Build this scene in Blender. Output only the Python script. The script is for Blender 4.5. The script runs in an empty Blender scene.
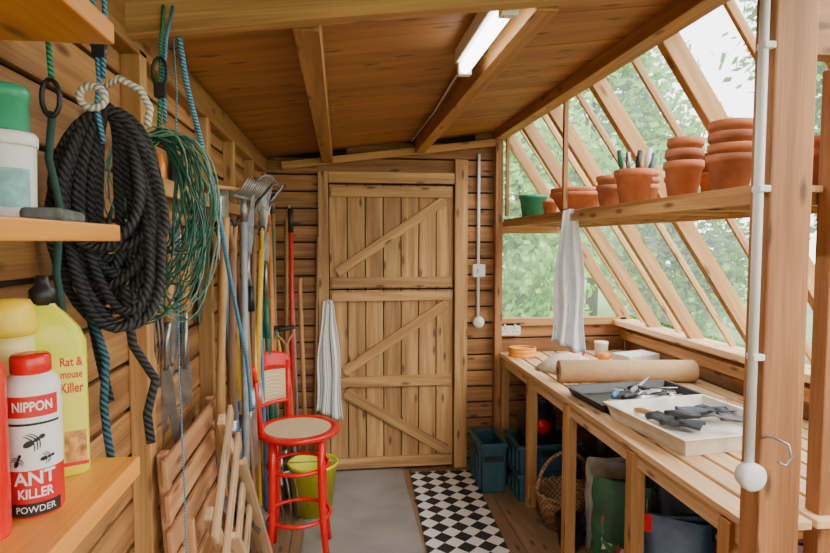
import bpy, math, random
from mathutils import Vector, Matrix, Euler
R=random.Random(11)
pi=math.pi
SC=bpy.context.scene
COL=SC.collection
# ------------------------------------------------------------------ materials
def newmat(name):
    m=bpy.data.materials.new(name);m.use_nodes=True
    nt=m.node_tree;b=nt.nodes['Principled BSDF']
    return m,nt,b
def N(nt,t,**k):
    n=nt.nodes.new(t)
    for a,v in k.items(): setattr(n,a,v)
    return n
def L(nt,a,b): nt.links.new(a,b)
def c4(c): return (c[0],c[1],c[2],1)
def mth(nt,op,a,b=None,c=None):
    n=N(nt,'ShaderNodeMath',operation=op)
    for i,x in enumerate((a,b,c)):
        if x is None: continue
        if isinstance(x,(int,float)): n.inputs[i].default_value=x
        else: L(nt,x,n.inputs[i])
    return n.outputs[0]
def ramp(nt,fac,stops):
    n=N(nt,'ShaderNodeValToRGB');cr=n.color_ramp
    while len(cr.elements)<len(stops): cr.elements.new(.5)
    for e,(p,c) in zip(cr.elements,stops): e.position=p;e.color=c4(c)
    L(nt,fac,n.inputs[0]);return n.outputs[0]
def bump(nt,b,h,s=.3,d=.002):
    n=N(nt,'ShaderNodeBump');n.inputs['Strength'].default_value=s;n.inputs['Distance'].default_value=d
    L(nt,h,n.inputs['Height']);L(nt,n.outputs[0],b.inputs['Normal'])
def mul(c,k): return tuple(min(1,x*k) for x in c)
def M(name,col,rough=.55,metal=0,var=.15,scale=30,bmp=0,emit=0):
    m,nt,b=newmat(name)
    tc=N(nt,'ShaderNodeTexCoord');no=N(nt,'ShaderNodeTexNoise');no.inputs['Scale'].default_value=scale;no.inputs['Detail'].default_value=4
    L(nt,tc.outputs['Object'],no.inputs['Vector'])
    L(nt,ramp(nt,no.outputs[0],[(.3,mul(col,1-var)),(.7,mul(col,1+var*.6))]),b.inputs['Base Color'])
    b.inputs['Roughness'].default_value=rough;b.inputs['Metallic'].default_value=metal
    if bmp: bump(nt,b,no.outputs[0],bmp)
    if emit:
        b.inputs['Emission Color'].default_value=c4(col);b.inputs['Emission Strength'].default_value=emit
    return m
def blotch(name,cols,scale=18,rough=.5):
    m,nt,b=newmat(name);tc=N(nt,'ShaderNodeTexCoord');vo=N(nt,'ShaderNodeTexVoronoi');vo.inputs['Scale'].default_value=scale
    L(nt,tc.outputs['Object'],vo.inputs['Vector']);sp=N(nt,'ShaderNodeSeparateXYZ');L(nt,vo.outputs['Color'],sp.inputs[0])
    n=N(nt,'ShaderNodeValToRGB');n.color_ramp.interpolation='CONSTANT';cr=n.color_ramp
    while len(cr.elements)<len(cols): cr.elements.new(.5)
    for i,(e,c) in enumerate(zip(cr.elements,cols)): e.position=i/len(cols);e.color=c4(c)
    L(nt,sp.outputs[0],n.inputs[0]);L(nt,n.outputs[0],b.inputs['Base Color']);b.inputs['Roughness'].default_value=rough;return m
def wood(name,light,dark,knots=True,across=22,along=1.3,rough=.6,vary=.35):
    m,nt,b=newmat(name)
    uv=N(nt,'ShaderNodeUVMap',uv_map='UVMap');at=N(nt,'ShaderNodeAttribute',attribute_name='rnd')
    cb=N(nt,'ShaderNodeCombineXYZ');L(nt,mth(nt,'MULTIPLY',at.outputs['Fac'],37.3),cb.inputs[0]);L(nt,mth(nt,'MULTIPLY',at.outputs['Fac'],91.7),cb.inputs[1])
    ad=N(nt,'ShaderNodeVectorMath',operation='ADD');L(nt,uv.outputs[0],ad.inputs[0]);L(nt,cb.outputs[0],ad.inputs[1])
    def mapn(sx,sy,sc,det,dist=0):
        mp=N(nt,'ShaderNodeMapping');mp.inputs['Scale'].default_value=(sx,sy,1);L(nt,ad.outputs[0],mp.inputs[0])
        no=N(nt,'ShaderNodeTexNoise');no.inputs['Scale'].default_value=sc;no.inputs['Detail'].default_value=det;no.inputs['Distortion'].default_value=dist
        L(nt,mp.outputs[0],no.inputs['Vector']);return no.outputs[0]
    g1=mapn(along,across,1,5,.7);g2=mapn(5,170,1,2,0)
    g=mth(nt,'ADD',mth(nt,'MULTIPLY',g1,.7),mth(nt,'MULTIPLY',g2,.3))
    mid=tuple((x+y)/2 for x,y in zip(light,dark))
    col=ramp(nt,g,[(.34,dark),(.5,mid),(.62,light)])
    if knots:
        mp=N(nt,'ShaderNodeMapping');mp.inputs['Scale'].default_value=(2.6,8.5,1);L(nt,ad.outputs[0],mp.inputs[0])
        vo=N(nt,'ShaderNodeTexVoronoi');vo.voronoi_dimensions='2D';vo.inputs['Scale'].default_value=1;L(nt,mp.outputs[0],vo.inputs['Vector'])
        kf=N(nt,'ShaderNodeMapRange');kf.inputs['From Min'].default_value=.04;kf.inputs['From Max'].default_value=.11;kf.inputs['To Min'].default_value=.85;kf.inputs['To Max'].default_value=0
        L(nt,vo.outputs['Distance'],kf.inputs[0])
        mx=N(nt,'ShaderNodeMixRGB');L(nt,kf.outputs[0],mx.inputs[0]);L(nt,col,mx.inputs[1]);mx.inputs[2].default_value=c4(mul(dark,.35));col=mx.outputs[0]
    hs=N(nt,'ShaderNodeHueSaturation');L(nt,mth(nt,'ADD',mth(nt,'MULTIPLY',at.outputs['Fac'],vary),1-vary/2),hs.inputs['Value']);L(nt,col,hs.inputs['Color'])
    L(nt,hs.outputs[0],b.inputs['Base Color']);b.inputs['Roughness'].default_value=rough
    bump(nt,b,g,.25,.002);return m
def rope_mat(name,c1,c2,pitch=.02,bs=.9,tw=2):
    m,nt,b=newmat(name)
    uv=N(nt,'ShaderNodeUVMap',uv_map='UVMap');sp=N(nt,'ShaderNodeSeparateXYZ');L(nt,uv.outputs[0],sp.inputs[0])
    ph=mth(nt,'ADD',mth(nt,'MULTIPLY',sp.outputs[0],2*pi/pitch),mth(nt,'MULTIPLY',sp.outputs[1],tw*2*pi/.15))
    s=mth(nt,'SINE',ph);s=mth(nt,'MULTIPLY_ADD',s,.5,.5)
    L(nt,ramp(nt,s,[(.15,c1),(.8,c2)]),b.inputs['Base Color']);b.inputs['Roughness'].default_value=.75
    bump(nt,b,s,bs,.003);return m
def stripes(name,base,cols,freq,axis=0,rough=.9):
    m,nt,b=newmat(name)
    uv=N(nt,'ShaderNodeUVMap',uv_map='UVMap');sp=N(nt,'ShaderNodeSeparateXYZ');L(nt,uv.outputs[0],sp.inputs[0])
    f=mth(nt,'FRACT',mth(nt,'MULTIPLY',sp.outputs[axis],freq))
    n=N(nt,'ShaderNodeValToRGB');n.color_ramp.interpolation='CONSTANT';cr=n.color_ramp
    st=[(0,base)]+cols
    while len(cr.elements)<len(st): cr.elements.new(.5)
    for e,(p,c) in zip(cr.elements,st): e.position=p;e.color=c4(c)
    L(nt,f,n.inputs[0]);L(nt,n.outputs[0],b.inputs['Base Color']);b.inputs['Roughness'].default_value=rough
    return m
def checker_diamond(name,k):
    m,nt,b=newmat(name)
    uv=N(nt,'ShaderNodeUVMap',uv_map='UVMap');mp=N(nt,'ShaderNodeMapping');mp.inputs['Rotation'].default_value=(0,0,pi/4);mp.inputs['Scale'].default_value=(k,k,1)
    L(nt,uv.outputs[0],mp.inputs[0]);ch=N(nt,'ShaderNodeTexChecker');ch.inputs['Scale'].default_value=1
    ch.inputs[1].default_value=c4((.012,.012,.014));ch.inputs[2].default_value=c4((.78,.76,.72));L(nt,mp.outputs[0],ch.inputs[0])
    L(nt,ch.outputs[0],b.inputs['Base Color']);b.inputs['Roughness'].default_value=.7
    return m
def weave(name,c1,c2,sc,nz=.4):
    m,nt,b=newmat(name)
    tc=N(nt,'ShaderNodeTexCoord');ch=N(nt,'ShaderNodeTexChecker');ch.inputs['Scale'].default_value=sc
    ch.inputs[1].default_value=c4(c1);ch.inputs[2].default_value=c4(c2);L(nt,tc.outputs['Object'],ch.inputs[0])
    no=N(nt,'ShaderNodeTexNoise');no.inputs['Scale'].default_value=40;L(nt,tc.outputs['Object'],no.inputs['Vector'])
    mx=N(nt,'ShaderNodeMixRGB',blend_type='MULTIPLY');mx.inputs[0].default_value=nz;L(nt,ch.outputs[0],mx.inputs[1]);L(nt,no.outputs[0],mx.inputs[2])
    L(nt,mx.outputs[0],b.inputs['Base Color']);b.inputs['Roughness'].default_value=.7;bump(nt,b,ch.outputs[1],.6,.002);return m
def glassm():
    m,nt,b=newmat('hazed_glass_pane');nt.nodes.remove(b);o=nt.nodes['Material Output']
    t=N(nt,'ShaderNodeBsdfTransparent');g=N(nt,'ShaderNodeBsdfGlossy');g.inputs['Roughness'].default_value=.05
    d=N(nt,'ShaderNodeBsdfTranslucent');d.inputs[0].default_value=(.88,.97,.95,1)
    m1=N(nt,'ShaderNodeMixShader');m1.inputs[0].default_value=.03;L(nt,t.outputs[0],m1.inputs[1]);L(nt,g.outputs[0],m1.inputs[2])
    no=N(nt,'ShaderNodeTexNoise');no.inputs['Scale'].default_value=2.5
    m2=N(nt,'ShaderNodeMixShader');L(nt,mth(nt,'MULTIPLY',no.outputs[0],.16),m2.inputs[0]);L(nt,m1.outputs[0],m2.inputs[1]);L(nt,d.outputs[0],m2.inputs[2])  # patchy translucent haze mixed into the pane to wash out the view
    L(nt,m2.outputs[0],o.inputs[0]);return m
def leafm(name,c1,c2):
    m,nt,b=newmat(name);o=nt.nodes['Material Output']
    at=N(nt,'ShaderNodeAttribute',attribute_name='rnd');col=ramp(nt,at.outputs['Fac'],[(0,c1),(1,c2)])
    L(nt,col,b.inputs['Base Color']);b.inputs['Roughness'].default_value=.5
    t=N(nt,'ShaderNodeBsdfTranslucent');L(nt,col,t.inputs[0]);ms=N(nt,'ShaderNodeMixShader');ms.inputs[0].default_value=.45
    L(nt,b.outputs[0],ms.inputs[1]);L(nt,t.outputs[0],ms.inputs[2]);L(nt,ms.outputs[0],o.inputs[0]);return m

W_WALL=wood('wall_board_wood',(.44,.215,.068),(.18,.068,.019))
W_CEIL=wood('ceiling_ply_wood',(.44,.19,.055),(.24,.088,.022),knots=True,across=11,along=.9,vary=.2)
W_DOOR=wood('door_pine_wood',(.58,.34,.13),(.28,.13,.040),vary=.3)
W_FRAME=wood('frame_wood',(.60,.33,.115),(.33,.15,.042))
W_RAFT=wood('rafter_wood',(.48,.235,.072),(.26,.11,.030))
W_POST=wood('post_redwood',(.42,.185,.066),(.22,.080,.025),knots=True,across=16)
W_BENCH=wood('bench_wood',(.78,.53,.29),(.50,.29,.13))
W_SHELF=wood('varnished_pine',(.92,.40,.07),(.72,.25,.035),across=14,rough=.35)
W_CHAIR=wood('chair_slat_wood',(.58,.29,.13),(.33,.14,.055))
W_TRES=wood('weathered_wood',(.60,.40,.22),(.36,.21,.10))
W_HAND=wood('handle_ash',(.52,.29,.11),(.28,.13,.045),knots=False)
W_FLOOR=wood('floor_board',(.32,.20,.11),(.18,.10,.05),knots=True,across=9,along=1.5,vary=.12)
GLASS=glassm()
WHITE=M('white_plastic',(.80,.80,.78),.4,var=.04)
STEEL=M('steel',(.40,.41,.42),.35,.85,var=.25)
RUST=M('dull_metal',(.16,.13,.115),.55,.7,var=.4)
BLACK=M('black_plastic',(.014,.014,.016),.45,var=.3)
RED=M('red_enamel',(.74,.008,.006),.25,var=.08)
TERRA=M('terracotta',(.60,.205,.085),.85,var=.22,scale=18,bmp=.15)
TERRA2=M('terracotta_weathered',(.50,.18,.09),.9,var=.35,scale=12,bmp=.15)
GREENP=M('green_plastic',(.02,.30,.16),.4)
TEAL=M('teal_plastic',(.025,.085,.115),.45,var=.15)
BUCK=M('yellow_green_plastic',(.76,.74,.03),.4,var=.08)
YEL=M('yellow_plastic',(.90,.64,.02),.4,var=.06)
ORG=M('orange_plastic',(.85,.25,.03),.4)
CLOTHW=M('white_cotton',(.74,.77,.80),.95,var=.08,bmp=.2)
PAPER=M('kraft_paper',(.50,.32,.16),.85,var=.1)
DARK=M('dark_rubber',(.025,.025,.03),.7)
GREY=M('grey_plastic',(.25,.27,.27),.6)
DKW=M('dark_lining',(.035,.018,.010),.9)

# ------------------------------------------------------------------ mesh builder
class MB:
    def __init__(s): s.v=[];s.f=[];s.mi=[];s.uv=[];s.rn=[];s.sm=[];s.mats=[]
    def _m(s,m):
        if m not in s.mats: s.mats.append(m)
        return s.mats.index(m)
    def add(s,idx,uvs,mi,rn,sm): s.f.append(idx);s.uv.extend(uvs);s.mi.append(mi);s.rn.append(rn);s.sm.append(sm)
    def box(s,c,sz,m,rot=None,rn=None):
        c=Vector(c);b=len(s.v);rn=R.random() if rn is None else rn;mi=s._m(m)
        Lx=max(range(3),key=lambda i:sz[i]);loc=[]
        for ix in(0,1):
            for iy in(0,1):
                for iz in(0,1):
                    q=Vector(((ix-.5)*sz[0],(iy-.5)*sz[1],(iz-.5)*sz[2]));loc.append(q)
                    s.v.append(c+(rot@q if rot else q))
        for i in range(3):
            j,k=(i+1)%3,(i+2)%3
            for sg in(0,1):
                ids=[]
                for (a_,b_) in ((0,0),(1,0),(1,1),(0,1)):
                    t=[0,0,0];t[i]=sg;t[j]=a_;t[k]=b_;ids.append(t[0]*4+t[1]*2+t[2])
                if not sg: ids.reverse()
                ua=Lx if Lx!=i else j
                va=[x for x in(0,1,2) if x!=i and x!=ua][0]
                s.add([b+x for x in ids],[(loc[x][ua],loc[x][va]+.31*i) for x in ids],mi,rn,False)
        return s
    def beam(s,a,b,w,h,m,up=(0,0,1),rn=None):
        a=Vector(a);b=Vector(b);x=(b-a).normalized();z=Vector(up);z=(z-x*z.dot(x)).normalized();y=z.cross(x)
        rot=Matrix((x,y,z)).transposed();return s.box((a+b)/2,((b-a).length,w,h),m,rot,rn)
    def lathe(s,pr,c,m,seg=24,rot=None,sm=True,a0=0,a1=2*pi):
        c=Vector(c);b=len(s.v);n=len(pr);mi=s._m(m) if not isinstance(m,list) else None;rn=R.random()
        full=abs(a1-a0-2*pi)<1e-6;cols=seg if full else seg+1
        for i in range(cols):
            t=a0+(a1-a0)*i/seg
            for r,z in pr:
                q=Vector((max(r,1e-4)*math.cos(t),max(r,1e-4)*math.sin(t),z));s.v.append(c+(rot@q if rot else q))
        for i in range(seg):
            i2=(i+1)%cols
            for j in range(n-1):
                mm=mi if mi is not None else s._m(m[j])
                s.add([b+i*n+j,b+i2*n+j,b+i2*n+j+1,b+i*n+j+1],[(i/seg,pr[j][1]),((i+1)/seg,pr[j][1]),((i+1)/seg,pr[j+1][1]),(i/seg,pr[j+1][1])],mm,rn,sm)
        return s
    def tube(s,pts,r,m,seg=8,closed=False,flat=None):
        pts=[Vector(p) for p in pts];n=len(pts);b=len(s.v);mi=s._m(m);rn=R.random()
        rr=r if isinstance(r,(list,tuple)) else [r]*n
        T=[]
        for i in range(n):
            if closed: t=pts[(i+1)%n]-pts[i-1]
            else: t=pts[min(i+1,n-1)]-pts[max(i-1,0)]
            T.append(t.normalized() if t.length>1e-9 else Vector((0,0,1)))
        nrm=T[0].orthogonal().normalized()
        ln=0;us=[]
        for i in range(n):
            nrm=(nrm-T[i]*nrm.dot(T[i])).normalized();bn=T[i].cross(nrm)
            if i: ln+=(pts[i]-pts[i-1]).length
            us.append(ln)
            for k in range(seg):
                t=2*pi*k/seg;s.v.append(pts[i]+(nrm*math.cos(t)+bn*math.sin(t))*rr[i])
        m_=n if closed else n-1
        for i in range(m_):
            j=(i+1)%n;u2=us[j] if j else ln+(pts[0]-pts[-1]).length
            for k in range(seg):
                k2=(k+1)%seg
                s.add([b+i*seg+k,b+i*seg+k2,b+j*seg+k2,b+j*seg+k],[(us[i],k/seg*.15),(us[i],(k+1)/seg*.15),(u2,(k+1)/seg*.15),(u2,k/seg*.15)],mi,rn,True)
        if not closed:
            s.add([b+k for k in range(seg)][::-1],[(0,0)]*seg,mi,rn,False)
            s.add([b+(n-1)*seg+k for k in range(seg)],[(0,0)]*seg,mi,rn,False)
        return s
    def grid(s,nu,nv,fn,m,sm=True,us=1,vs=1):
        b=len(s.v);mi=s._m(m);rn=R.random()
        for i in range(nu+1):
            for j in range(nv+1): s.v.append(Vector(fn(i/nu,j/nv)))
        for i in range(nu):
            for j in range(nv):
                a_=b+i*(nv+1)+j
                s.add([a_,a_+nv+1,a_+nv+2,a_+1],[(i/nu*us,j/nv*vs),((i+1)/nu*us,j/nv*vs),((i+1)/nu*us,(j+1)/nv*vs),(i/nu*us,(j+1)/nv*vs)],mi,rn,sm)
        return s
    def prism(s,poly,m,h0,h1,fn=None):
        fn=fn or (lambda x,y,z:(x,y,z));b=len(s.v);n=len(poly);mi=s._m(m);rn=R.random()
        for h in(h0,h1):
            for x,y in poly: s.v.append(Vector(fn(x,y,h)))
        s.add([b+i for i in range(n)][::-1],[(x,y) for x,y in poly][::-1],mi,rn,False)
        s.add([b+n+i for i in range(n)],[(x,y) for x,y in poly],mi,rn,False)
        for i in range(n):
            j=(i+1)%n;s.add([b+i,b+j,b+n+j,b+n+i],[poly[i],poly[j],poly[j],poly[i]],mi,rn,False)
        return s
    def build(s,name,loc=(0,0,0),rot=(0,0,0),parent=None,label=None,cat=None,group=None,kind=None,bev=0,solid=0,local=False,sub=0):
        me=bpy.data.meshes.new(name);loc=Vector(loc)
        V=s.v
        if parent is None and not local:
            xs=[v.x for v in V];ys=[v.y for v in V];zs=[v.z for v in V]
            o=Vector(((min(xs)+max(xs))/2,(min(ys)+max(ys))/2,min(zs)));V=[v-o for v in V];loc=loc+o
        me.from_pydata([tuple(v) for v in V],[],s.f)
        for m in s.mats: me.materials.append(m)
        me.polygons.foreach_set('material_index',s.mi);me.polygons.foreach_set('use_smooth',s.sm)
        uv=me.uv_layers.new(name='UVMap');uv.data.foreach_set('uv',[x for p in s.uv for x in p])
        at=me.attributes.new('rnd','FLOAT','FACE');at.data.foreach_set('value',s.rn)
        me.update()
        ob=bpy.data.objects.new(name,me);COL.objects.link(ob);ob.location=loc;ob.rotation_euler=rot
        if parent: ob.parent=parent
        tag(ob,label,cat,group,kind)
        if solid: md=ob.modifiers.new('s','SOLIDIFY');md.thickness=solid;md.offset=0
        if bev: md=ob.modifiers.new('b','BEVEL');md.width=bev;md.segments=2;md.limit_method='ANGLE'
        return ob
def tag(ob,label=None,cat=None,group=None,kind=None):
    if label: ob['label']=label
    if cat: ob['category']=cat
    if group: ob['group']=group
    if kind: ob['kind']=kind
def thing(name,label,cat,loc,rot=(0,0,0),group=None):
    e=bpy.data.objects.new(name,None);e.empty_display_size=.05;COL.objects.link(e);e.location=loc;e.rotation_euler=rot
    tag(e,label,cat,group);return e
TN=[0]
def trim(mb,bev=.003,label=None):
    TN[0]+=1;return mb.build('trim_%d'%TN[0],kind='structure',bev=bev,label=label or 'timber framing member of the shed',cat='trim')
def text_mesh(body,size,fn,mat,name,parent,align='CENTER',bold=False,sx=1):
    cu=bpy.data.curves.new('t','FONT');cu.body=body;cu.size=size;cu.align_x=align;cu.align_y='CENTER';cu.resolution_u=3
    if bold: cu.offset=size*.025
    to=bpy.data.objects.new('t',cu);COL.objects.link(to)
    dg=bpy.context.evaluated_depsgraph_get();dg.update()
    me=bpy.data.meshes.new_from_object(to.evaluated_get(dg));bpy.data.objects.remove(to)
    for v in me.vertices: v.co=Vector(fn(v.co.x*sx,v.co.y))
    me.materials.clear();me.materials.append(mat);me.name=name
    ob=bpy.data.objects.new(name,me);COL.objects.link(ob);ob.parent=parent;return ob

# ------------------------------------------------------------------ camera
FPX=580.;YAW=math.atan(75/FPX);PIT=math.atan(34.5/FPX)
cam=bpy.data.cameras.new('camera');cam.sensor_width=36;cam.lens=FPX/830*36;cam.clip_start=.02
co=bpy.data.objects.new('camera',cam);COL.objects.link(co);co.location=(0,0,1.52);co.rotation_euler=(pi/2-PIT,0,-YAW);SC.camera=co

# ------------------------------------------------------------------ shell
Y0=-1.3;YB=3.8;YM=(Y0+YB)/2;YL=YB-Y0;XL=-.5;XS=1.97;ZS=.97;XT=1.085;ZT=2.26
def zc(x): return 2.05+(x-XL)*.128
def board_wall(name,fn,z0,z1,bh):
    mb=MB();z=z0
    while z<z1-.01:
        h=min(bh,z1-z);fn(mb,z,h);z+=bh
    return mb.build(name,kind='structure',bev=.004,label='horizontal timber shiplap boarding of the shed',cat='wall')
def lw(mb,z,h): mb.box((XL-.012,YM,z+h/2),(.02,YL,h-.010),W_WALL)
board_wall('wall_left',lw,0,2.05,.112)
MB().box((XL-.03,YM,1.04),(.012,YL+.1,2.08),DKW).build('wall_left_lining',kind='structure',label='dark backing added behind the boarding to stop light leaks',cat='wall')
def bw(mb,z,h):
    zz=z+h
    def seg(x0,x1):
        if x1-x0>.01: mb.box(((x0+x1)/2,YB+.012,z+h/2),(x1-x0,.02,h-.010),W_WALL)
    lo=XL
    if zz>zc(XL)+.05: lo=min(XS,XL+(zz-zc(XL)-.05)/.128)
    if z<1.88:
        seg(lo,-.13);seg(.84,1.04)
    else: seg(lo,1.04)
    if z+h<=ZS+.02: seg(1.04,XS)
board_wall('wall_back',bw,0,2.28,.1085)
MB().prism([(XL-.05,0),(XS+.03,0),(XS+.03,ZS),(1.05,ZS),(1.05,zc(1.05)+.05),(XL-.05,zc(XL)+.05)],DKW,YB+.036,YB+.05,lambda x,y,z:(x,z,y)).build('wall_back_light_stop',kind='structure',label='dark backing added behind the boarding to stop light leaks',cat='wall')  # dark sheet added to block light leaking round the door and boards
def rw(mb,z,h): mb.box((XS+.012,YM,z+h/2),(.02,YL,h-.008),W_WALL)
board_wall('wall_right',rw,0,ZS,.1085)
MB().box((XS+.03,YM,ZS/2),(.012,YL,ZS),DKW).build('wall_right_lining',kind='structure',label='dark backing added behind the boarding to stop light leaks',cat='wall')
mb=MB()
for z in [i*.112 for i in range(21)]:
    if z<2.0: mb.box((-.35,Y0-.012,z+.054),(.3,.02,.104),W_WALL)
    if z+.11<zc(.8) and z>=2.0: mb.box((.35,Y0-.012,z+.054),(1.4,.02,.104),W_WALL)
    if z<.97: mb.box((1.45,Y0-.012,z+.054),(1.04,.02,.104),W_WALL)
mb.build('wall_front_added',kind='structure',bev=.004,label='unseen boarded end wall with an open doorway, added to cut fill light',cat='wall')  # out-of-view wall put in to reduce fill light from the camera end
mb=MB()
for i in range(9):
    mb.box((XL-.05+.29*(i+.5),YM,-.02),(.286,YL+.1,.04),W_FLOOR)
mb.build('floor',kind='structure',label='worn brown board floor of the shed',cat='floor')
mb=MB();y=Y0;w=.30;up=Vector((-.128,0,1)).normalized()
while y<YB+.04:
    mb.beam((XL-.06,y+w/2,zc(XL-.06)+.012),(XT+.06,y+w/2,zc(XT+.06)+.012),w-.005,.02,W_CEIL,up=up);y+=w
mb.build('ceiling',kind='structure',bev=.002,label='sloping plywood board ceiling',cat='ceiling')
mb=MB();mb.beam((XL-.08,YM,zc(XL-.08)+.035),(XT+.10,YM,zc(XT+.10)+.035),YL+.3,.012,DKW,up=up);mb.build('ceiling_cover',kind='structure',label='dark felt roof covering',cat='roof')
for x,wd,y0 in ((-.075,.065,1.42),(.515,.06,1.42)):
    trim(MB().box((x,(y0+YB)/2,zc(x)-.045),(wd,YB-y0,.085),W_RAFT),label='ceiling purlin of stained softwood')
trim(MB().beam((XL,1.38,zc(XL)-.035),(XT-.05,1.38,zc(XT-.05)-.035),.045,.10,W_FRAME,up=up),label='sloping cross beam of pale softwood')
trim(MB().box((XL+.02,YM,zc(XL)-.05),(.045,YL-.02,.09),W_RAFT),label='wall plate beam under the ceiling')
for y in (.62,1.47,2.16,2.66,3.22,3.74):
    trim(MB().box((XL+.02,y,.985),(.045,.05,1.97),W_FRAME),label='upright wall stud of pale softwood')
trim(MB().box((XL+.052,2.55,1.66),(.02,2.3,.045),W_FRAME),label='horizontal hanging rail of the tool wall')
trim(MB().box((-.105,YB-.015,.985),(.065,.05,1.97),W_DOOR),label='door jamb of pale softwood')
trim(MB().box((.795,YB-.015,1.03),(.085,.05,2.06),W_DOOR),label='door jamb of pale softwood')
trim(MB().box((.34,YB-.012,1.935),(.82,.045,.07),W_DOOR),label='door head of pale softwood')
trim(MB().beam((-.36,YB-.03,2.0),(1.03,YB-.03,2.175),.05,.045,W_FRAME,up=up),label='sloping beam above the door')
trim(MB().box((1.045,YB-.03,1.10),(.05,.06,2.20),W_POST),label='window corner post of dark stained timber')
def leaf(n,z0,z1,ledges,braces):
    mb=MB();x0,x1=-.07,.75;k=7;w=(x1-x0)/k
    for i in range(k): mb.box((x0+w*(i+.5),YB+.01,(z0+z1)/2),(w-.006,.022,z1-z0),W_DOOR)
    for za,zb in ledges: mb.box(((x0+x1)/2,YB-.013,(za+zb)/2),(x1-x0-.03,.024,zb-za),W_DOOR)
    for a,b in braces: mb.beam((a[0],YB-.012,a[1]),(b[0],YB-.012,b[1]),.022,.065,W_DOOR,up=(0,0,1))
    return mb.build('door_%d'%n,kind='structure',bev=.003,label='ledged and braced pine plank door leaf',cat='door')
leaf(1,1.215,1.89,[(1.225,1.29),(1.81,1.88)],[((-.02,1.32),(.68,1.79))])
leaf(2,.01,1.205,[(1.135,1.195),(.565,.635),(.02,.09)],[((.02,.67),(.70,1.11)),((.02,.53),(.70,.12))])

# ---- glazing on the right
dv=Vector((XS-XT,0,ZS-ZT));gn=Vector((ZT-ZS,0,XS-XT)).normalized()
trim(MB().box((XT-.04,YM,ZT-.02),(.075,YL,.10),W_RAFT),label='top beam of the slanting glazing')
trim(MB().box((XS-.03,YM,ZS+.0),(.15,YL,.035),W_BENCH),label='pale timber window sill board')
trim(MB().box((XS-.01,YM,ZS-.09),(.05,YL,.06),W_FRAME),label='rail below the window sill')
ys=[-1.28,-.77,-.26,.25,.80,1.35,1.90,2.45,2.97,3.40,3.78]
A0=Vector((XT,0,ZT));B0=Vector((XS,0,ZS))
for i,y in enumerate(ys):
    a_=A0+Vector((0,y,0));b_=B0+Vector((0,y,0))
    trim(MB().beam(a_,b_,.040,.07,W_FRAME,up=gn),label='slanting glazing bar of stained timber')
    if i<len(ys)-1 and ys[i+1]-y>.3:
        ym=(y+ys[i+1])/2
        trim(MB().beam(a_+Vector((0,ym-y,0))+gn*.03,b_+Vector((0,ym-y,0))+gn*.03,.016,.03,W_FRAME,up=gn),label='thin slanting glazing bar')
q=A0+dv*.455
trim(MB().box((q.x,YM,q.z),(.05,YL,.04),W_RAFT),label='horizontal glazing rail at shelf height')
k=1
for i in range(len(ys)-1):
    y0,y1=ys[i]+.02,ys[i+1]-.02
    for t0,t1 in ((.03,.45),(.46,.98)):
        mb=MB();off=gn*.035
        P=[A0+dv*t0+off+Vector((0,y0,0)),A0+dv*t0+off+Vector((0,y1,0)),A0+dv*t1+off+Vector((0,y1,0)),A0+dv*t1+off+Vector((0,y0,0))]
        mb.v=P;mb.add([0,1,2,3],[(0,0),(1,0),(1,1),(0,1)],mb._m(GLASS),.5,False)
        mb.build('window_%d'%k,kind='structure',label='glass pane with painted haze in the slanting glazing',cat='window');k+=1
mb=MB();YG=YB+.02
P=[(1.07,YG,ZS+.02),(1.95,YG,ZS+.02),(1.12,YG,2.2),(1.07,YG,2.2)];mb.v=[Vector(x) for x in P];mb.add([0,1,2,3],[(0,0),(1,0),(1,1),(0,1)],mb._m(GLASS),.5,False)
mb.build('window_%d'%k,kind='structure',label='glass pane with painted haze in the end wall',cat='window')
trim(MB().box((1.5,YB-.01,ZS+.01),(.92,.06,.05),W_FRAME),label='end window sill rail')
trim(MB().box((1.3,YB-.0,1.60),(.5,.045,.045),W_FRAME),label='end window middle rail')
trim(MB().box((1.056,1.285,1.10),(.11,.07,2.20),W_POST),bev=.005,label='heavy reddish brown timber post')
trim(MB().box((1.33,1.40,1.0),(.10,.05,1.95),W_POST),label='dark stained upright stud')
trim(MB().box((1.37,1.30,2.03),(.52,.05,.13),W_POST),label='dark stained cross rail')

# ------------------------------------------------------------------ electrical
e=thing('light_switch','white light switch with vertical plastic conduit',"light switch",(.915,YB,0))
MB().tube([(0,-.015,2.1),(0,-.015,1.0)],.0105,WHITE).build('conduit_pipe',parent=e)
MB().box((0,-.022,1.33),(.085,.04,.085),WHITE).build('switch_box',parent=e,bev=.006)
MB().box((0,-.045,1.33),(.02,.012,.032),WHITE).build('switch_rocker',parent=e,bev=.002)
MB().lathe([(0,-.03),(.035,-.03),(.04,0),(.035,.02),(0,.02)],(0,-.03,.985),WHITE,rot=Matrix.Rotation(pi/2,3,'X')).build('junction_box',parent=e)
e=thing('power_socket','white double power socket on the board wall','socket',(1.13,YB,.89))
MB().box((0,-.02,0.045),(.15,.04,.09),WHITE).build('back_box',parent=e,bev=.006)
for sx in(-.035,.035):
    MB().box((sx,-.043,.07),(.014,.008,.018),WHITE).build('rocker_switch',parent=e,bev=.002)
    for dx,dz,w_,h_ in ((0,.05,.004,.01),(-.011,.03,.008,.004),(.011,.03,.008,.004)): MB().box((sx+dx,-.041,dz),(w_,.004,h_),BLACK).build('socket_hole',parent=e)
e=thing('conduit_with_junction_box','white plastic conduit with round junction box on the post','conduit',(.980,1.262,.925))
MB().tube([(0,0,.05),(0,0,1.32)],.011,WHITE,seg=12).build('conduit_pipe',parent=e)
MB().lathe([(0,-.018),(.029,-.018),(.034,.0),(.034,.014),(.026,.022),(0,.022)],(0,-.005,.03),WHITE,rot=Matrix.Rotation(pi/2,3,'X')).build('junction_box',parent=e)
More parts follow.
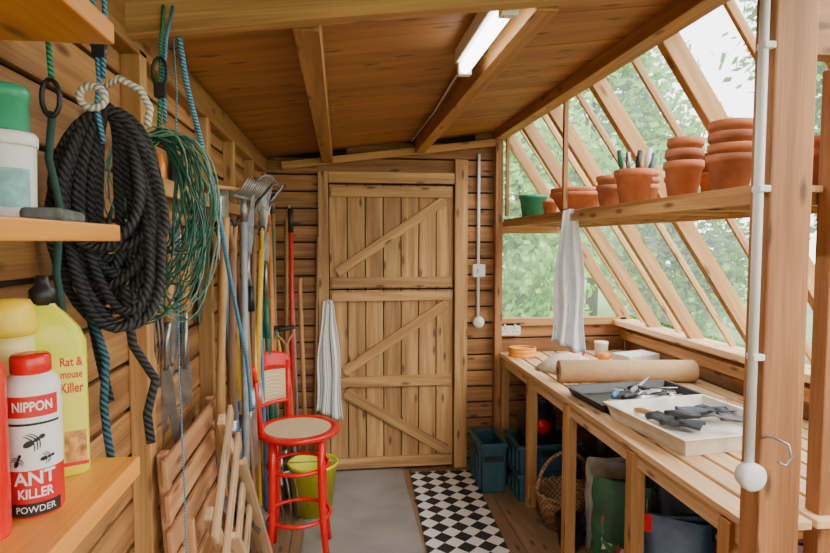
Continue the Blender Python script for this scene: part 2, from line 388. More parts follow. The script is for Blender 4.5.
for z in(.32,.72,1.05): MB().box((0.007,.0,z),(.03,.03,.016),WHITE).build('saddle_clip',parent=e,bev=.003)
MB().tube([(1.00,1.248,1.05),(1.01,1.23,1.06),(1.03,1.2,1.05),(1.04,1.2,1.02),(1.025,1.2,1.0),(1.005,1.2,1.01)],.003,STEEL).build('metal_hook',label='small bent wire hook on the post',cat='hook')
e=thing('fluorescent_lamp','switched-on fluorescent batten lamp on the ceiling','ceiling lamp',(.415,1.675,zc(.415)-.085))
MB().box((0,0,.055),(.06,.53,.05),WHITE).build('lamp_body',parent=e,bev=.004)
LE=M('lamp_glow',(.95,1,.97),.4,var=.01,emit=9)
MB().tube([(0,-.245,.012),(0,.245,.012)],.019,LE,seg=12).build('tube',parent=e)
for sy in(-.255,.255): MB().box((0,sy,.02),(.045,.03,.06),WHITE).build('end_cap',parent=e,bev=.004)
MB().tube([(0,.26,.06),(.03,.5,.07),(.05,1.2,.075),(.04,2.0,.075)],.004,WHITE).build('cable',parent=e)

# ------------------------------------------------------------------ potting bench
BZ=.78
e=thing('workbench','long slatted softwood potting bench along the windows','workbench',(1.5,2.55,0))
y0,y1=1.36,3.76;mb=MB();nb=9;x0,x1=1.05,1.93;w=(x1-x0)/nb
for i in range(nb): mb.box((x0+w*(i+.5)-1.5,0,BZ-.012),(w-.015,y1-y0,.024),W_BENCH)
mb.build('bench_top',parent=e,bev=.003)
MB().box((1.085-1.5,0,BZ-.055),(.03,y1-y0,.06),W_BENCH).build('front_rail',parent=e,bev=.003)
MB().box((1.9-1.5,0,BZ-.055),(.03,y1-y0,.06),W_BENCH).build('back_rail',parent=e,bev=.003)
for y in (1.45,1.98,2.60,3.15,3.70):
    MB().box((1.08-1.5,y-2.55,(BZ-.03)/2),(.052,.052,BZ-.03),W_FRAME).build('leg',parent=e,bev=.003)
    MB().box((1.9-1.5,y-2.55,(BZ-.03)/2),(.052,.052,BZ-.03),W_FRAME).build('leg',parent=e,bev=.003)
    MB().box((1.49-1.5,y-2.55,BZ-.06),(.77,.045,.065),W_FRAME).build('bearer',parent=e,bev=.003)
# ------------------------------------------------------------------ upper shelf
SZ=1.67
e=thing('plant_shelf','slatted softwood shelf holding terracotta pots','shelf',(1.28,2.58,SZ-.07))
def S(mb,n): return mb.build(n,parent=e,bev=.002)
mb=MB()
for i in range(6): mb.box((1.105+.072*i-1.28,0,.061),(.054,2.36,.018),W_FRAME)
S(mb,'shelf_slats')
S(MB().box((1.085-1.28,0,.036),(.026,2.36,.034),W_FRAME),'front_rail')
S(MB().box((1.46-1.28,0,.03),(.03,2.36,.045),W_FRAME),'back_rail')
for y in (1.45,1.75,2.02,2.32,2.6,2.9,3.18,3.46,3.70): S(MB().box((1.285-1.28,y-2.58,.036),(.33,.035,.032),W_RAFT),'bearer')
S(MB().box((1.085-1.28,2.72-2.58,.35),(.022,.022,.54),W_POST),'hanger_post')
S(MB().box((1.085-1.28,3.70-2.58,.35),(.022,.022,.52),W_POST),'hanger_post')

# ------------------------------------------------------------------ left shelves
for zt,yf,th,lb in ((1.832,.90,.03,'varnished pine wall shelf high under the ceiling'),(1.545,.90,.024,'varnished pine wall shelf with tubs on it'),(1.18,.955,.03,'varnished pine wall shelf with garden chemical bottles')):
    MB().box((-.408,(yf-.3)/2,zt-th/2),(.18,yf+.3,th),W_SHELF).build('wall_shelf',bev=.003,label=lb,cat='shelf')

# ------------------------------------------------------------------ bottles
WT=M('label_white',(.85,.84,.80),.5,var=.02);BK=M('label_black',(.012,.012,.012),.5,var=.02);RT=M('label_red',(.68,.012,.012),.45,var=.04)
def face_ang(x,y): return math.atan2(-y,-x)
bx,by=-.388,.780;fa=face_ang(bx,by)
e=thing('powder_bottle','red and white ant killer powder bottle','bottle',(bx,by,1.18))
MB().lathe([(0,0),(.030,0),(.032,.004),(.032,.058),(.032,.06),(.032,.155),(.032,.157),(.0315,.163),(.026,.172),(.021,.176)],(0,0,0),[RT]*4+[WT]*2+[WT]*3,seg=40).build('bottle_body',parent=e)
MB().lathe([(.0,.176),(.021,.176),(.0225,.178),(.0225,.196),(.02,.2),(0,.2)],(0,0,0),RED,seg=32).build('cap',parent=e)
r=.0322
def pol(x0,x1,z0,z1,m,eps,nm,n=16):
    MB().grid(n,1,lambda u,v:(math.cos(fa+(x0+(x1-x0)*u)/r)*(r+eps),math.sin(fa+(x0+(x1-x0)*u)/r)*(r+eps),z0+(z1-z0)*v),m).build(nm,parent=e)
pol(-.030,.030,.126,.152,RT,.0003,'brand_panel');pol(-.03,.03,.003,.019,BK,.0003,'base_band');pol(-.032,.032,.116,.119,BK,.0003,'printed_line')
def ctext(body,size,z,mat,bold=True,sx=1,dx=0):
    return text_mesh(body,size,lambda x,y:(math.cos(fa+(x+dx)/r)*(r+.0009),math.sin(fa+(x+dx)/r)*(r+.0009),z+y),mat,'label_lettering',e,bold=bold,sx=sx)
ctext('NIPPON',.0165,.139,WT,sx=.74);ctext('ANT',.023,.0495,WT,sx=.95);ctext('KILLER',.0165,.031,WT,sx=.78)
ctext('POWDER',.0115,.0112,WT,bold=False,sx=.9)
def ant(cx,cz,s,ang):
    mb=MB()
    def mp(x,y,h):
        X=cx+s*(x*math.cos(ang)-y*math.sin(ang));Z=cz+s*(x*math.sin(ang)+y*math.cos(ang));t=fa+X/r
        return (math.cos(t)*(r+.0006+h),math.sin(t)*(r+.0006+h),Z)
    for ex,ew,eh in ((-.9,.62,.38),(0,.36,.22),(.62,.36,.28)):
        mb.prism([(ex+ew*math.cos(k*pi/6),eh*math.sin(k*pi/6)) for k in range(12)],BK,0,.0002,mp)
    for lx in(-.35,0,.3):
        for sg in(-1,1):
            mb.prism([(lx-.06,0),(lx-.35,sg*.7),(lx-.6,sg*1.05),(lx-.5,sg*1.08),(lx-.22,sg*.7),(lx+.06,0)][::sg],BK,0,.0002,mp)
    mb.build('ant_picture',parent=e)
ant(.003,.098,.0105,.5);ant(-.017,.075,.007,1.2);ant(.016,.074,.007,.2)
bx,by=-.416,.898;fa2=face_ang(bx,by)
YG_=M('lime_plastic',(.72,.74,.02),.35,var=.04)
e=thing('bait_bottle','lime yellow rodent killer bottle with black cap','bottle',(bx,by,1.18),(0,0,fa2+pi/2))
mb=MB()
def sq(w,d,z,n=24,dx=0):
    out=[]
    for i in range(n):
        t=2*pi*i/n;c,s_=math.cos(t),math.sin(t);k=4
        out.append((dx+w*math.copysign(abs(c)**(2/k),c),d*math.copysign(abs(s_)**(2/k),s_),z))
    return out
rings=[sq(.040,.026,0),sq(.043,.029,.004),sq(.043,.029,.12),sq(.043,.029,.195),sq(.038,.028,.215,dx=-.003),sq(.026,.022,.236,dx=-.008),sq(.018,.016,.246,dx=-.010),sq(.015,.015,.252,dx=-.01)]
for rg in rings: mb.v+= [Vector(q) for q in rg]
mi=mb._m(YG_)
for i in range(len(rings)-1):
    for j in range(24):
        j2=(j+1)%24;mb.add([i*24+j,i*24+j2,(i+1)*24+j2,(i+1)*24+j],[(0,0)]*4,mi,.5,True)
mb.add(list(range(24))[::-1],[(0,0)]*24,mi,.5,False)
mb.build('bottle_body',parent=e)
MB().lathe([(.0,.250),(.017,.250),(.017,.272),(.012,.276),(.009,.284),(.008,.292),(.0,.293)],(-.01,0,0),BLACK,seg=20).build('cap',parent=e)
def flat(dx,dz): return lambda x,y:(dx+x,-.0296,dz+y)
MB().grid(4,4,lambda u,v:(-.034+.074*u,-.0293,.015+.16*v),M('label_yellow',(.88,.82,.08),.5,var=.03)).build('printed_label',parent=e)
MB().grid(6,6,lambda u,v:(.024+(u-.5)*.028,-.0295,.045+(v-.5)*.045),M('picture_orange',(.70,.34,.10),.6,var=.6,scale=90)).build('label_picture',parent=e)
MB().grid(1,1,lambda u,v:(-.034+.074*u,-.0295,.016+.006*v),RT).build('label_stripe',parent=e)
for tx,sz,sx_,dz in (('Rat &',.0175,.72,.168),('mouse',.0155,.66,.150),('Killer',.0200,.66,.130)): text_mesh(tx,sz,flat(.0215,dz),RT,'label_lettering',e,bold=True,sx=sx_)
e=thing('spray_tub','pale yellow plastic tub with bright yellow lid','tub',(-.446,.835,1.18))
MB().lathe([(0,0),(.032,0),(.034,.005),(.034,.20),(.033,.215),(0,.215)],(0,0,0),M('pale_yellow_plastic',(.82,.74,.26),.45),seg=28).build('tub_body',parent=e)
MB().lathe([(0,.216),(.036,.216),(.037,.225),(.036,.25),(.03,.262),(0,.264)],(0,0,0),YEL,seg=28).build('lid',parent=e)
e=thing('aerosol_can','red aerosol spray can with white print','aerosol can',(-.408,.708,1.18))
MB().lathe([(0,0),(.025,0),(.026,.004),(.026,.19),(.024,.2),(.018,.207),(.0,.208)],(0,0,0),RED,seg=28).build('can_body',parent=e)
MB().lathe([(0,.206),(.02,.206),(.021,.21),(.021,.24),(.017,.247),(0,.248)],(0,0,0),RED,seg=24).build('cap',parent=e)
mb=MB();f3=face_ang(-.408,.708)
mb.grid(8,1,lambda u,v:(math.cos(f3-.5+.9*u)*.0263,math.sin(f3-.5+.9*u)*.0263,.07+.03*v),WT);mb.build('printed_band',parent=e)
e=thing('white_tub','white plastic tub with printed label','tub',(-.437,.835,1.545))
MB().lathe([(0,0),(.030,0),(.034,.01),(.036,.095),(.036,.1),(0,.1)],(0,0,0),WHITE,seg=28).build('tub_body',parent=e)
MB().lathe([(0,.1),(.038,.1),(.0385,.104),(.0385,.114),(.036,.118),(0,.118)],(0,0,0),WHITE,seg=28).build('lid',parent=e)
mb=MB();f4=face_ang(-.437,.835)
mb.grid(12,1,lambda u,v:(math.cos(f4-.8+1.6*u)*.0365,math.sin(f4-.8+1.6*u)*.0365,.02+.05*v),M('label_teal',(.25,.55,.55),.5,var=.3,scale=60));mb.build('printed_label',parent=e)
MB().lathe([(0,0),(.027,0),(.029,.003),(.029,.04),(.031,.042),(.031,.056),(.028,.06),(0,.06)],(0,0,0),GREENP,seg=28).build('green_pot',loc=(-.437,.835,1.664),local=True,label='small green lidded pot on top of white tub',cat='pot')
mb=MB();mb.box((0,0,.008),(.045,.13,.016),M('sharpening_stone_grey',(.12,.14,.13),.9,var=.4,scale=60,bmp=.4));mb.build('sharpening_stone',loc=(-.362,.80,1.545),rot=(0,0,.2),local=True,bev=.005,label='dark grey green oblong sharpening stone',cat='stone')

# ------------------------------------------------------------------ ropes
ROPE=rope_mat('black_rope',(.005,.005,.007),(.042,.042,.048),.011,1,3)
BR=rope_mat('blue_cord',(.02,.10,.22),(.12,.40,.60),.008,.5)
GR=rope_mat('green_cord',(.01,.12,.08),(.06,.38,.22),.008,.5)
WRp=rope_mat('white_cord',(.38,.34,.30),(.8,.78,.72),.009,.5,2)
def coil(n,a0,a1,b0,b1,r,mat,tail,wob,rotz,seg=8,depth=.05,steps=28,seed=5):
    pts=[];rr=random.Random(seed)
    for i in range(n):
        a_=rr.uniform(a0,a1);b_=rr.uniform(b0,b1);dy=rr.uniform(-depth,depth);ph=rr.uniform(0,6);tilt=rr.uniform(-.12,.12)
        for k in range(steps):
            t=2*pi*k/steps
            wx=wob*math.sin(3*t+ph)
            x=(a_+wx)*math.sin(t);z=-b_*(1-math.cos(t))+wob*math.cos(2*t+ph)
            if math.cos(t)<0: x*=1.12
            s=.5-.5*math.cos(t)
            pts.append((x+tilt*z*.6,dy*s+ .012*math.sin(t*2+ph),z))
    P=[Vector(q) for q in pts]
    for _ in range(3): P=[P[0]]+[(P[i-1]+P[i]*2+P[i+1])/4 for i in range(1,len(P)-1)]+[P[-1]]
    rot=Matrix.Rotation(rotz,3,'Z');P=[rot@q for q in P]
    P+= [P[-1]+Vector(q) for q in tail]
    return MB().tube(P,r,mat,seg=seg)
e=thing('rope','thick black rope coil hanging from a blue cord','rope',(-.390,1.06,1.745))
coil(24,.018,.082,.12,.20,.0074,ROPE,[(-.02,0,-.05),(-.035,-.01,-.15),(-.02,-.02,-.30),(.0,-.02,-.42),(.015,-.02,-.5)],.006,.25,seg=12).build('rope_coil',parent=e)
MB().tube([(.03,-.03,-.3),(.04,-.03,-.4),(.075,-.03,-.46),(.06,-.03,-.52),(.065,-.03,-.57)],.0075,ROPE,seg=12).build('rope_end',parent=e)
MB().tube([(-.03,-.03,-.33),(.0,-.04,-.42),(-.01,-.03,-.50),(-.005,-.03,-.56),(.0,-.03,-.6)],.0065,rope_mat('teal_rope',(.01,.05,.08),(.05,.17,.22),.011,1,3),seg=12).build('rope_end',parent=e)
MB().tube([(-.01+.020*math.cos(t),-.035,.012+.018*math.sin(t)) for t in [k*2*pi/16 for k in range(16)]],.006,WRp,closed=True).build('white_binding',parent=e)
MB().tube([(.0,-.02,.03),(.03,-.03,.045),(.06,-.02,.03),(.075,-.02,-.0),(.07,-.02,-.03)],.006,WRp).build('white_binding',parent=e)
MB().tube([(-.012,-.005,.30),(-.015,-.01,.15),(-.008,-.01,.05),(-.01,-.02,0),(.0,-.02,-.06)],.0042,BR).build('blue_hanging_cord',parent=e)
MB().tube([(.0,-.005,.30),(.004,-.01,.15),(-.002,-.01,.05)],.0042,BR).build('blue_hanging_cord',parent=e)
mb=MB();mb.tube([(-.006+.014*math.cos(t),-.012,.12+.028*math.sin(t)) for t in [k*2*pi/14 for k in range(14)]],.0035,BLACK,closed=True);mb.box((-.006,-.012,.093),(.02,.012,.022),BLACK);mb.build('snap_hook',parent=e)
WG=M('green_wire',(.015,.11,.07),.5,var=.4,scale=60);WGL=M('pale_wire',(.18,.33,.24),.5,var=.3,scale=60)
e=thing('wire_coil','tangled coil of green garden wire','wire coil',(-.368,1.27,1.745))
coil(26,.05,.104,.12,.20,.0020,WG,[(.02,0,-.1),(.03,0,-.2)],.016,-.25,seg=5,depth=.06,seed=9).build('wire_loops',parent=e)
R2=random.Random(3);mb=MB()
for j in range(14):
    a_=R2.uniform(.06,.110);b_=R2.uniform(.10,.2);ph=R2.uniform(0,6);dx=R2.uniform(-.015,.02);dy=R2.uniform(-.05,.05)
    mb.tube([(dx+(a_+.012*math.sin(3*t+ph))*math.sin(t),dy+.02*math.sin(t+ph),-b_*(1-math.cos(t))+.014*math.sin(4*t+ph)) for t in [k*2*pi/32 for k in range(32)]],.0016,WGL,seg=5,closed=True)
mb.build('pale_wire_loops',parent=e)
MB().tube([(0,0,0),(.005,0,.1),(.0,0.03,.2),(-.01,0.09,.29)],.0045,GR).build('hanging_cord',parent=e)
MB().tube([(.012,0,.02),(.012,0,.12),(.01,0.03,.2),(.01,0.09,.29)],.004,BR).build('hanging_cord',parent=e)
mb=MB();mb.tube([(.006+.014*math.cos(t),-.006,.12+.03*math.sin(t)) for t in [k*2*pi/14 for k in range(14)]],.004,BLACK,closed=True);mb.box((.006,-.006,.085),(.022,.014,.03),BLACK);mb.build('snap_hook',parent=e)
MB().tube([(-.36,1.40,2.0),(-.35,1.43,1.88),(-.335,1.52,1.74),(-.33,1.66,1.6),(-.335,1.8,1.45),(-.335,1.95,1.28),(-.33,2.08,1.12),(-.33,2.15,.98),(-.33,2.16,.9)],.0065,BR).build('bungee_cord',label='long blue elastic cord with woven sheath',cat='cord')
MB().tube([(-.37,1.40,1.98),(-.36,1.38,1.85),(-.38,1.43,1.7),(-.385,1.45,1.5),(-.388,1.45,1.2),(-.385,1.46,.9),(-.385,1.46,.5)],.0022,BR,seg=6).build('thin_cord',label='thin blue cord hanging down the wall',cat='cord')
e=thing('green_bungee','green elastic cord with black snap hook','cord',(-.44,.97,1.55))
MB().tube([(0,0,.48),(.0,0,.3),(.003,0,.22)],.0045,GR).build('cord',parent=e)
MB().tube([(.003+.013*math.cos(t),-.004,.19+.028*math.sin(t)) for t in [k*2*pi/14 for k in range(14)]],.004,BLACK,closed=True).build('snap_hook',parent=e)
MB().tube([(.003,0,.17),(-.005,0,.1),(.01,0,.02),(.0,0,-.08),(.012,0,-.18),(.01,0,-.24)],.006,M('dark_green_rope',(.02,.07,.06),.8)).build('lower_cord',parent=e)

# ------------------------------------------------------------------ garden tools
def tool(kind,loc,Lh,hm,rot=(0,0,0),label='',grip='none',hr=.0135,hc=None,group='garden tools along the wall'):
    nm={'spade':'spade','fork':'garden_fork','rake':'rake','hoe':'hoe','broom':'broom','fan':'leaf_rake','cane':'cane','shears':'lawn_edger'}[kind]
    e=thing(nm,label,nm.replace('_',' '),loc,rot,group=group)
    hc=hc or STEEL;mb=MB();z0=0
    if kind=='spade':
        w,h=.085,.26
        def fn(u,v):
            x=(u-.5)*2*w*(1-.12*(1-v) if v>.12 else .6+2.3*v);return (x,-.02*math.cos((u-.5)*pi),h*v)
        mb.grid(8,10,fn,hc);mb.tube([(0,-.012,h-.08),(0,-.01,h),(0,0,h+.08)],[.008,.014,.018],hc);z0=h
    elif kind=='fork':
        for x in(-.07,-.024,.024,.07): mb.tube([(x*.75,-.03,0),(x,-.02,.1),(x,-.01,.2),(x*.9,0,.25)],[.002,.005,.006,.006],hc,seg=6)
        mb.tube([(-.068,0,.25),(-.04,0,.27),(0,0,.275),(.04,0,.27),(.068,0,.25)],.008,hc,seg=6);mb.tube([(0,0,.27),(0,0,.36)],[.01,.017],hc);z0=.3
    elif kind=='rake':
        mb.box((0,0,.06),(.26,.014,.02),hc)
        for i in range(10): mb.tube([(-.12+i*.0267,0,.06),(-.12+i*.0267,-.03,.045),(-.12+i*.0267,-.06,.0)],[.004,.004,.002],hc,seg=5)
        mb.tube([(0,0,.06),(0,0,.16)],[.01,.017],hc);z0=.1
    elif kind=='hoe':
        mb.box((0,-.05,.03),(.14,.10,.004),hc,rot=Matrix.Rotation(.9,3,'X'));mb.tube([(0,-.02,.06),(0,.0,.12),(0,0,.2)],[.007,.008,.016],hc);z0=.14
    elif kind=='broom':
        mb.box((0,0,.11),(.22,.05,.035),W_HAND)
        for i in range(18):
            for k in range(2): mb.tube([(-.105+i*.0124,-.012+.024*k,.1),(-.11+i*.0129,-.02+.04*k,.0)],[.006,.005],DARK,seg=4)
        z0=.12
    elif kind=='fan':
        for i in range(13):
            t=(i-6)/6*.42;mb.tube([(0,0,.36),(math.sin(t)*.25,-.0,.36-math.cos(t)*.25),(math.sin(t)*.37,-.01,.36-math.cos(t)*.345),(math.sin(t)*.375,-.04,.36-math.cos(t)*.355)],.003,hc,seg=5)
        mb.tube([(math.sin(t)*.2,0,.36-math.cos(t)*.2) for t in [(-.42+.084*k) for k in range(11)]],.004,hc,seg=5)
        mb.tube([(0,0,.34),(0,0,.46)],[.012,.017],hc);z0=.38
    elif kind=='shears':
        mb.grid(10,4,lambda u,v:((u-.5)*.22,0,.1*v+ .06*(2*u-1)**2*(1-v)),hc);mb.tube([(0,0,.08),(0,0,.18)],[.008,.016],hc);z0=.12
    if kind!='cane': mb.build('tool_head',parent=e,solid=.0025 if kind in('spade','shears') else 0)
    MB().tube([(0,0,z0),(0.003,.002,z0+(Lh-z0)*.5),(0,0,Lh)],hr,hm,seg=10).build('handle',parent=e)
    if grip=='d':
        mb=MB();mb.tube([(0,0,Lh-.02),(-.02,0,Lh+.02),(-.05,0,Lh+.05),(-.05,0,Lh+.085)],.009,hm,seg=8);mb.tube([(0,0,Lh-.02),(.02,0,Lh+.02),(.05,0,Lh+.05),(.05,0,Lh+.085)],.009,hm,seg=8);mb.tube([(-.057,0,Lh+.085),(.057,0,Lh+.085)],.013,BLACK,seg=10);mb.build('grip',parent=e)
    elif grip=='t': MB().tube([(-.055,0,Lh+.008),(.055,0,Lh+.008)],.013,hm).build('grip',parent=e)
    elif grip=='s': MB().tube([(0,0,Lh-.14),(0,0,Lh+.004)],hr*1.25,BLACK).build('grip',parent=e)
    return e
GH=M('green_handle',(.02,.17,.10),.4);BH=M('blue_handle',(.05,.18,.38),.4);RH=M('red_handle',(.6,.03,.02),.4);YH=M('yellow_handle',(.78,.52,.05),.4);OH=M('orange_handle',(.75,.20,.03),.4);GYH=M('grey_handle',(.33,.35,.37),.4);DH=wood('old_handle',(.30,.15,.07),(.15,.07,.035),knots=False)
rz=pi/2
T=[('hoe',1.93,.62,.98,W_HAND,'none','short hoe with ash handle hanging on the wall',0),
('fork',2.03,.55,.95,DH,'d','digging fork with dark handle and black grip',0),
('spade',2.13,1.70,.95,W_HAND,'none','steel spade hanging with its blade upward',1),
('hoe',2.22,.45,1.18,BH,'s','hoe with blue handle hanging on the wall',0),
('spade',2.30,.52,.98,DH,'d','old spade with dark worn shaft',0),
('rake',2.38,1.76,1.3,GYH,'s','soil rake hanging head up with grey tubular handle',1),
('fork',2.46,.50,.95,YH,'t','border fork with yellow shaft',0),
('spade',2.54,.55,.98,W_HAND,'d','worn steel spade with wooden shaft',0),
('fork',2.62,.56,.98,GH,'d','border fork with green handle',0),
('hoe',2.70,1.78,1.3,DH,'none','draw hoe hanging head up with long wooden handle',1),
('spade',2.80,.50,1.0,YH,'d','border spade with yellow shaft',0),
('fan',2.92,1.85,1.25,GH,'none','wire leaf rake hanging head up with green handle',1),
('fork',3.04,.5,1.0,W_HAND,'t','old fork with wooden cross grip',0),
('hoe',3.14,1.80,1.35,OH,'s','dutch hoe hanging head up with orange handle',1),
('spade',3.26,.45,1.05,BH,'d','spade with blue shaft hanging on the wall',0),
('rake',3.38,1.84,1.4,W_HAND,'none','garden rake hanging head up with wooden handle',1),
('shears',3.48,.4,1.2,DH,'t','lawn edger with wooden cross grip',0)]
for i,(k_,y,z,Lh,hm,g,lb,fl) in enumerate(T):
    x=-.410+(.034 if i%2 else 0)
    rx,ry,rzz=(R.uniform(-.05,.05),R.uniform(-.02,.03),rz+R.uniform(-.25,.25))
    if fl: rx+=pi
    tool(k_,(x,y,z),Lh,hm,(rx,ry,rzz+(pi if fl else 0)),lb,g,hc=(STEEL if i%3 else RUST))
for k_,x,y,Lh,hm,g,lb,rx,ry in (('hoe',-.30,3.62,1.72,RH,'s','hoe with long bright red handle standing on floor',.05,-.02),
('broom',-.22,3.66,1.30,W_HAND,'none','broom with wooden handle standing in the corner',.03,-.04),
('cane',-.24,3.5,1.22,YH,'none','slim yellow plant cane leaning in the corner',-.07,-.12),
('cane',-.37,3.34,1.6,GH,'none','slim green plant cane against the wall',.04,-.02),
('cane',-.36,3.15,1.5,OH,'none','slim orange plant cane against the wall',.06,-.03),
('spade',-.26,3.40,.95,W_HAND,'d','spade with wooden shaft standing in corner',.04,-.08),
('fork',-.30,3.14,.98,GH,'d','border fork with green shaft leaning on wall',.0,-.09),
('cane',-.37,2.9,1.35,BH,'none','slim blue plant cane against the wall',.03,-.03),
('cane',-.34,2.45,1.45,DH,'none','slim bamboo plant cane against the wall',-.03,-.05),
('cane',-.18,3.73,1.55,DH,'none','slim dark bamboo cane leaning beside the door',.0,.03),
('hoe',-.36,3.70,1.66,W_HAND,'none','hoe with pale wooden handle in the corner',.0,.02),
('cane',-.27,3.74,1.75,GYH,'none','thin grey plastic cane in the corner',.0,-.03),
('cane',-.38,2.75,1.2,YH,'none','slim bamboo plant cane against the wall',-.05,.0)):
    tool(k_,(x,y,0.0),Lh,hm,(rx,ry,.5),lb,g,hr=.009 if k_=='cane' else .0135,hc=RUST if k_=='spade' else STEEL)
MB().tube([(-.40,1.98,1.70),(-.39,2.6,1.745),(-.38,3.2,1.80)],.007,W_HAND).build('cane',label='thin bamboo cane laid across the hanging rail',cat='cane')
def hand(name,label,cat,loc,rot,Lh,hm,head,hmat=STEEL,grp=None):
    e=thing(name,label,cat,loc,rot,group=grp)
    MB().tube([(-Lh,0,.0),(-Lh*.7,0,.003),(-Lh*.3,0,0),(0,0,0)],[.009,.013,.012,.008],hm,seg=10).build('handle',parent=e)
    mb=MB()
    if head=='trowel':
        mb.tube([(0,0,0),(.05,0,.012),(.08,0,0)],.005,hmat,seg=6)
        def fn(u,v):
            w_=.036*math.sqrt(max(0,1-(max(0,u-.35)/.65)**2));return (.07+.15*u,(v-.5)*2*w_,-.006+.02*(v-.5)**2*4*(1-u*.5))
        mb.grid(12,6,fn,hmat)
    elif head=='handfork':
        mb.tube([(0,0,0),(.06,0,.01),(.08,0,0)],.005,hmat,seg=6);mb.tube([(.085,-.035,0),(.08,0,0),(.085,.035,0)],.005,hmat,seg=6)
        for y in(-.035,0,.035): mb.tube([(.083,y,0),(.15,y,.006),(.21,y*.8,0)],[.005,.004,.001],hmat,seg=6)
    elif head=='saw':
        mb.prism([(0,-.022),(.06,-.03),(.30,-.014),(.30,.012),(.06,.026),(0,.02)],hmat,-.001,.001)
    elif head=='blade': mb.grid(6,2,lambda u,v:(.0+.14*u,(v-.5)*.024*(1-u*.6),0),hmat)
    elif head=='brush':
        mb.box((.01,0,0),(.03,.04,.012),hmat)
        for i in range(8): mb.tube([(.025,-.017+i*.005,0),(.075,-.02+i*.0057,0)],.004,DARK,seg=4)
    elif head=='rod': mb.tube([(0,0,0),(.12,0,0)],.004,hmat,seg=6)
    mb.build({'trowel':'trowel_blade','handfork':'fork_tines','saw':'saw_blade','blade':'blade','brush':'brush_head','rod':'shaft'}[head],parent=e,solid=.0015 if head in('trowel','blade') else 0);return e
def shears(loc,rot,Lb,Lh,hm,label,group):
    e=thing('garden_shears',label,'shears',loc,rot,group=group)
    for sg in(-1,1):
        c,s_=math.cos(.12*sg),math.sin(.12*sg);f=lambda x,y,z:(x*c-y*s_,x*s_+y*c,z+sg*.003)
        MB().prism([(-.03,-.012),(.02,-.018),(Lb,-.004),(Lb,.004),(.02,.016),(-.03,.012)],STEEL,-.0015,.0015,f).build('blade',parent=e)
        MB().tube([f(-.02,0,0),f(-.10,sg*.012,0),f(-.10-Lh*.4,sg*.03,0)],.007,STEEL,seg=8).build('tang',parent=e)
        MB().tube([f(-.10-Lh*.35,sg*.028,0),f(-.10-Lh,sg*.04,0)],[.012,.015],hm,seg=10).build('handle',parent=e)
HG='hand tools hanging on the wall'
for i,(y,z,hm,hd,lb) in enumerate(((1.55,1.62,W_HAND,'trowel','hand trowel with wooden handle on the wall'),(1.62,1.40,GH,'handfork','hand fork with green handle on the wall'),(1.68,1.64,ORG,'saw','pruning saw with orange handle on the wall'),(1.75,1.38,W_HAND,'trowel','old trowel with worn wooden handle'),(1.81,1.66,BLACK,'handfork','hand fork with black handle on the wall'),(1.89,1.42,RH,'saw','small saw with red handle on the wall'),(2.00,1.64,W_HAND,'handfork','hand fork with ash handle on the wall'),(2.08,1.45,GH,'trowel','trowel with green handle on the wall'),(1.56,1.12,W_HAND,'saw','curved pruning saw with wooden handle'))):
    nm={'trowel':'trowel','handfork':'hand_fork','saw':'pruning_saw'}[hd]
    hand(nm,lb,nm.replace('_',' '),(-.4885,y,z),(0,pi/2,R.uniform(-.06,.06)),.12,hm,hd,(STEEL,RUST)[i%2],HG)
shears((-.484,1.69,1.14),(pi/2,pi/2,0),.26,.16,W_HAND,'hedge shears with wooden handles hanging on wall',HG)
shears((-.484,1.89,1.10),(pi/2,pi/2,0),.10,.30,ORG,'long handled loppers with orange grips',HG)
shears((-.37,2.42,1.50),(pi/2,-pi/2,0),.24,.16,BLACK,'hedge shears with black handles hanging point up',HG)
shears((-.36,2.9,1.45),(pi/2,-pi/2,0),.12,.30,GH,'loppers with green handles hanging on wall',HG)

# ------------------------------------------------------------------ folded slatted chairs
def slat_chair(loc,w,h,rot,label,n,mat,step=.088,sh=.066):
    e=thing('folding_chair',label,'chair',loc,rot)
    for yy in(-w/2+.03,w/2-.03):
        MB().box((0,yy,h/2),(.022,.038,h),mat).build('frame_stile',parent=e,bev=.003)
        MB().beam((.034,yy*.80,.02),(.032,yy*.80,h*.8),.020,.032,mat).build('leg',parent=e,bev=.003)
    for i in range(n):
        z=h-.035-i*step
        if z<.1: break
        MB().box((.018,0,z),(.014,w+.06,sh),mat).build('slat',parent=e,bev=.004)
    MB().box((.03,0,.12),(.02,w*.8,.03),mat).build('crossbar',parent=e,bev=.003)
    return e
slat_chair((-.39,1.74,0),.58,1.0,(0,-.05,0),'folded slatted wooden garden chair leaning on wall',9,W_CHAIR)
slat_chair((-.320,2.30,.10),.36,1.0,(.66,-.05,0),'folded wooden chair with pale weathered slats',4,W_TRES,.15,.05)

# ------------------------------------------------------------------ red stool
MB().box((.10,2.35,.002),(.60,2.9,.004),M('grey_board',(.31,.285,.26),.8,var=.22,scale=4)).build('floor_mat',label='thin grey board laid over the shed floor',cat='mat',local=True)
e=thing('bar_stool','red bentwood bar stool with woven cane seat','stool',(-.205,2.78,0.004))
sz=.62
MB().lathe([(.150,sz-.012),(.188,sz-.015),(.199,sz-.005),(.201,sz+.008),(.19,sz+.014),(.157,sz+.010),(.150,sz-.012)],(0,0,0),RED,seg=48).build('seat_ring',parent=e)
CANE=weave('woven_cane',(.92,.74,.46),(.62,.42,.20),120,.12)
MB().lathe([(0,sz+.006),(.08,sz+.008),(.158,sz+.010)],(0,0,0),CANE,seg=40).build('cane_seat',parent=e)
for k_ in range(4):
    t=pi/4+k_*pi/2;c,s_=math.cos(t),math.sin(t)
    MB().tube([(.155*c,.155*s_,sz-.01),(.157*c,.157*s_,.45),(.165*c,.165*s_,.22),(.195*c,.195*s_,0)],[.0175,.0175,.016,.0145],RED,seg=12).build('leg',parent=e)
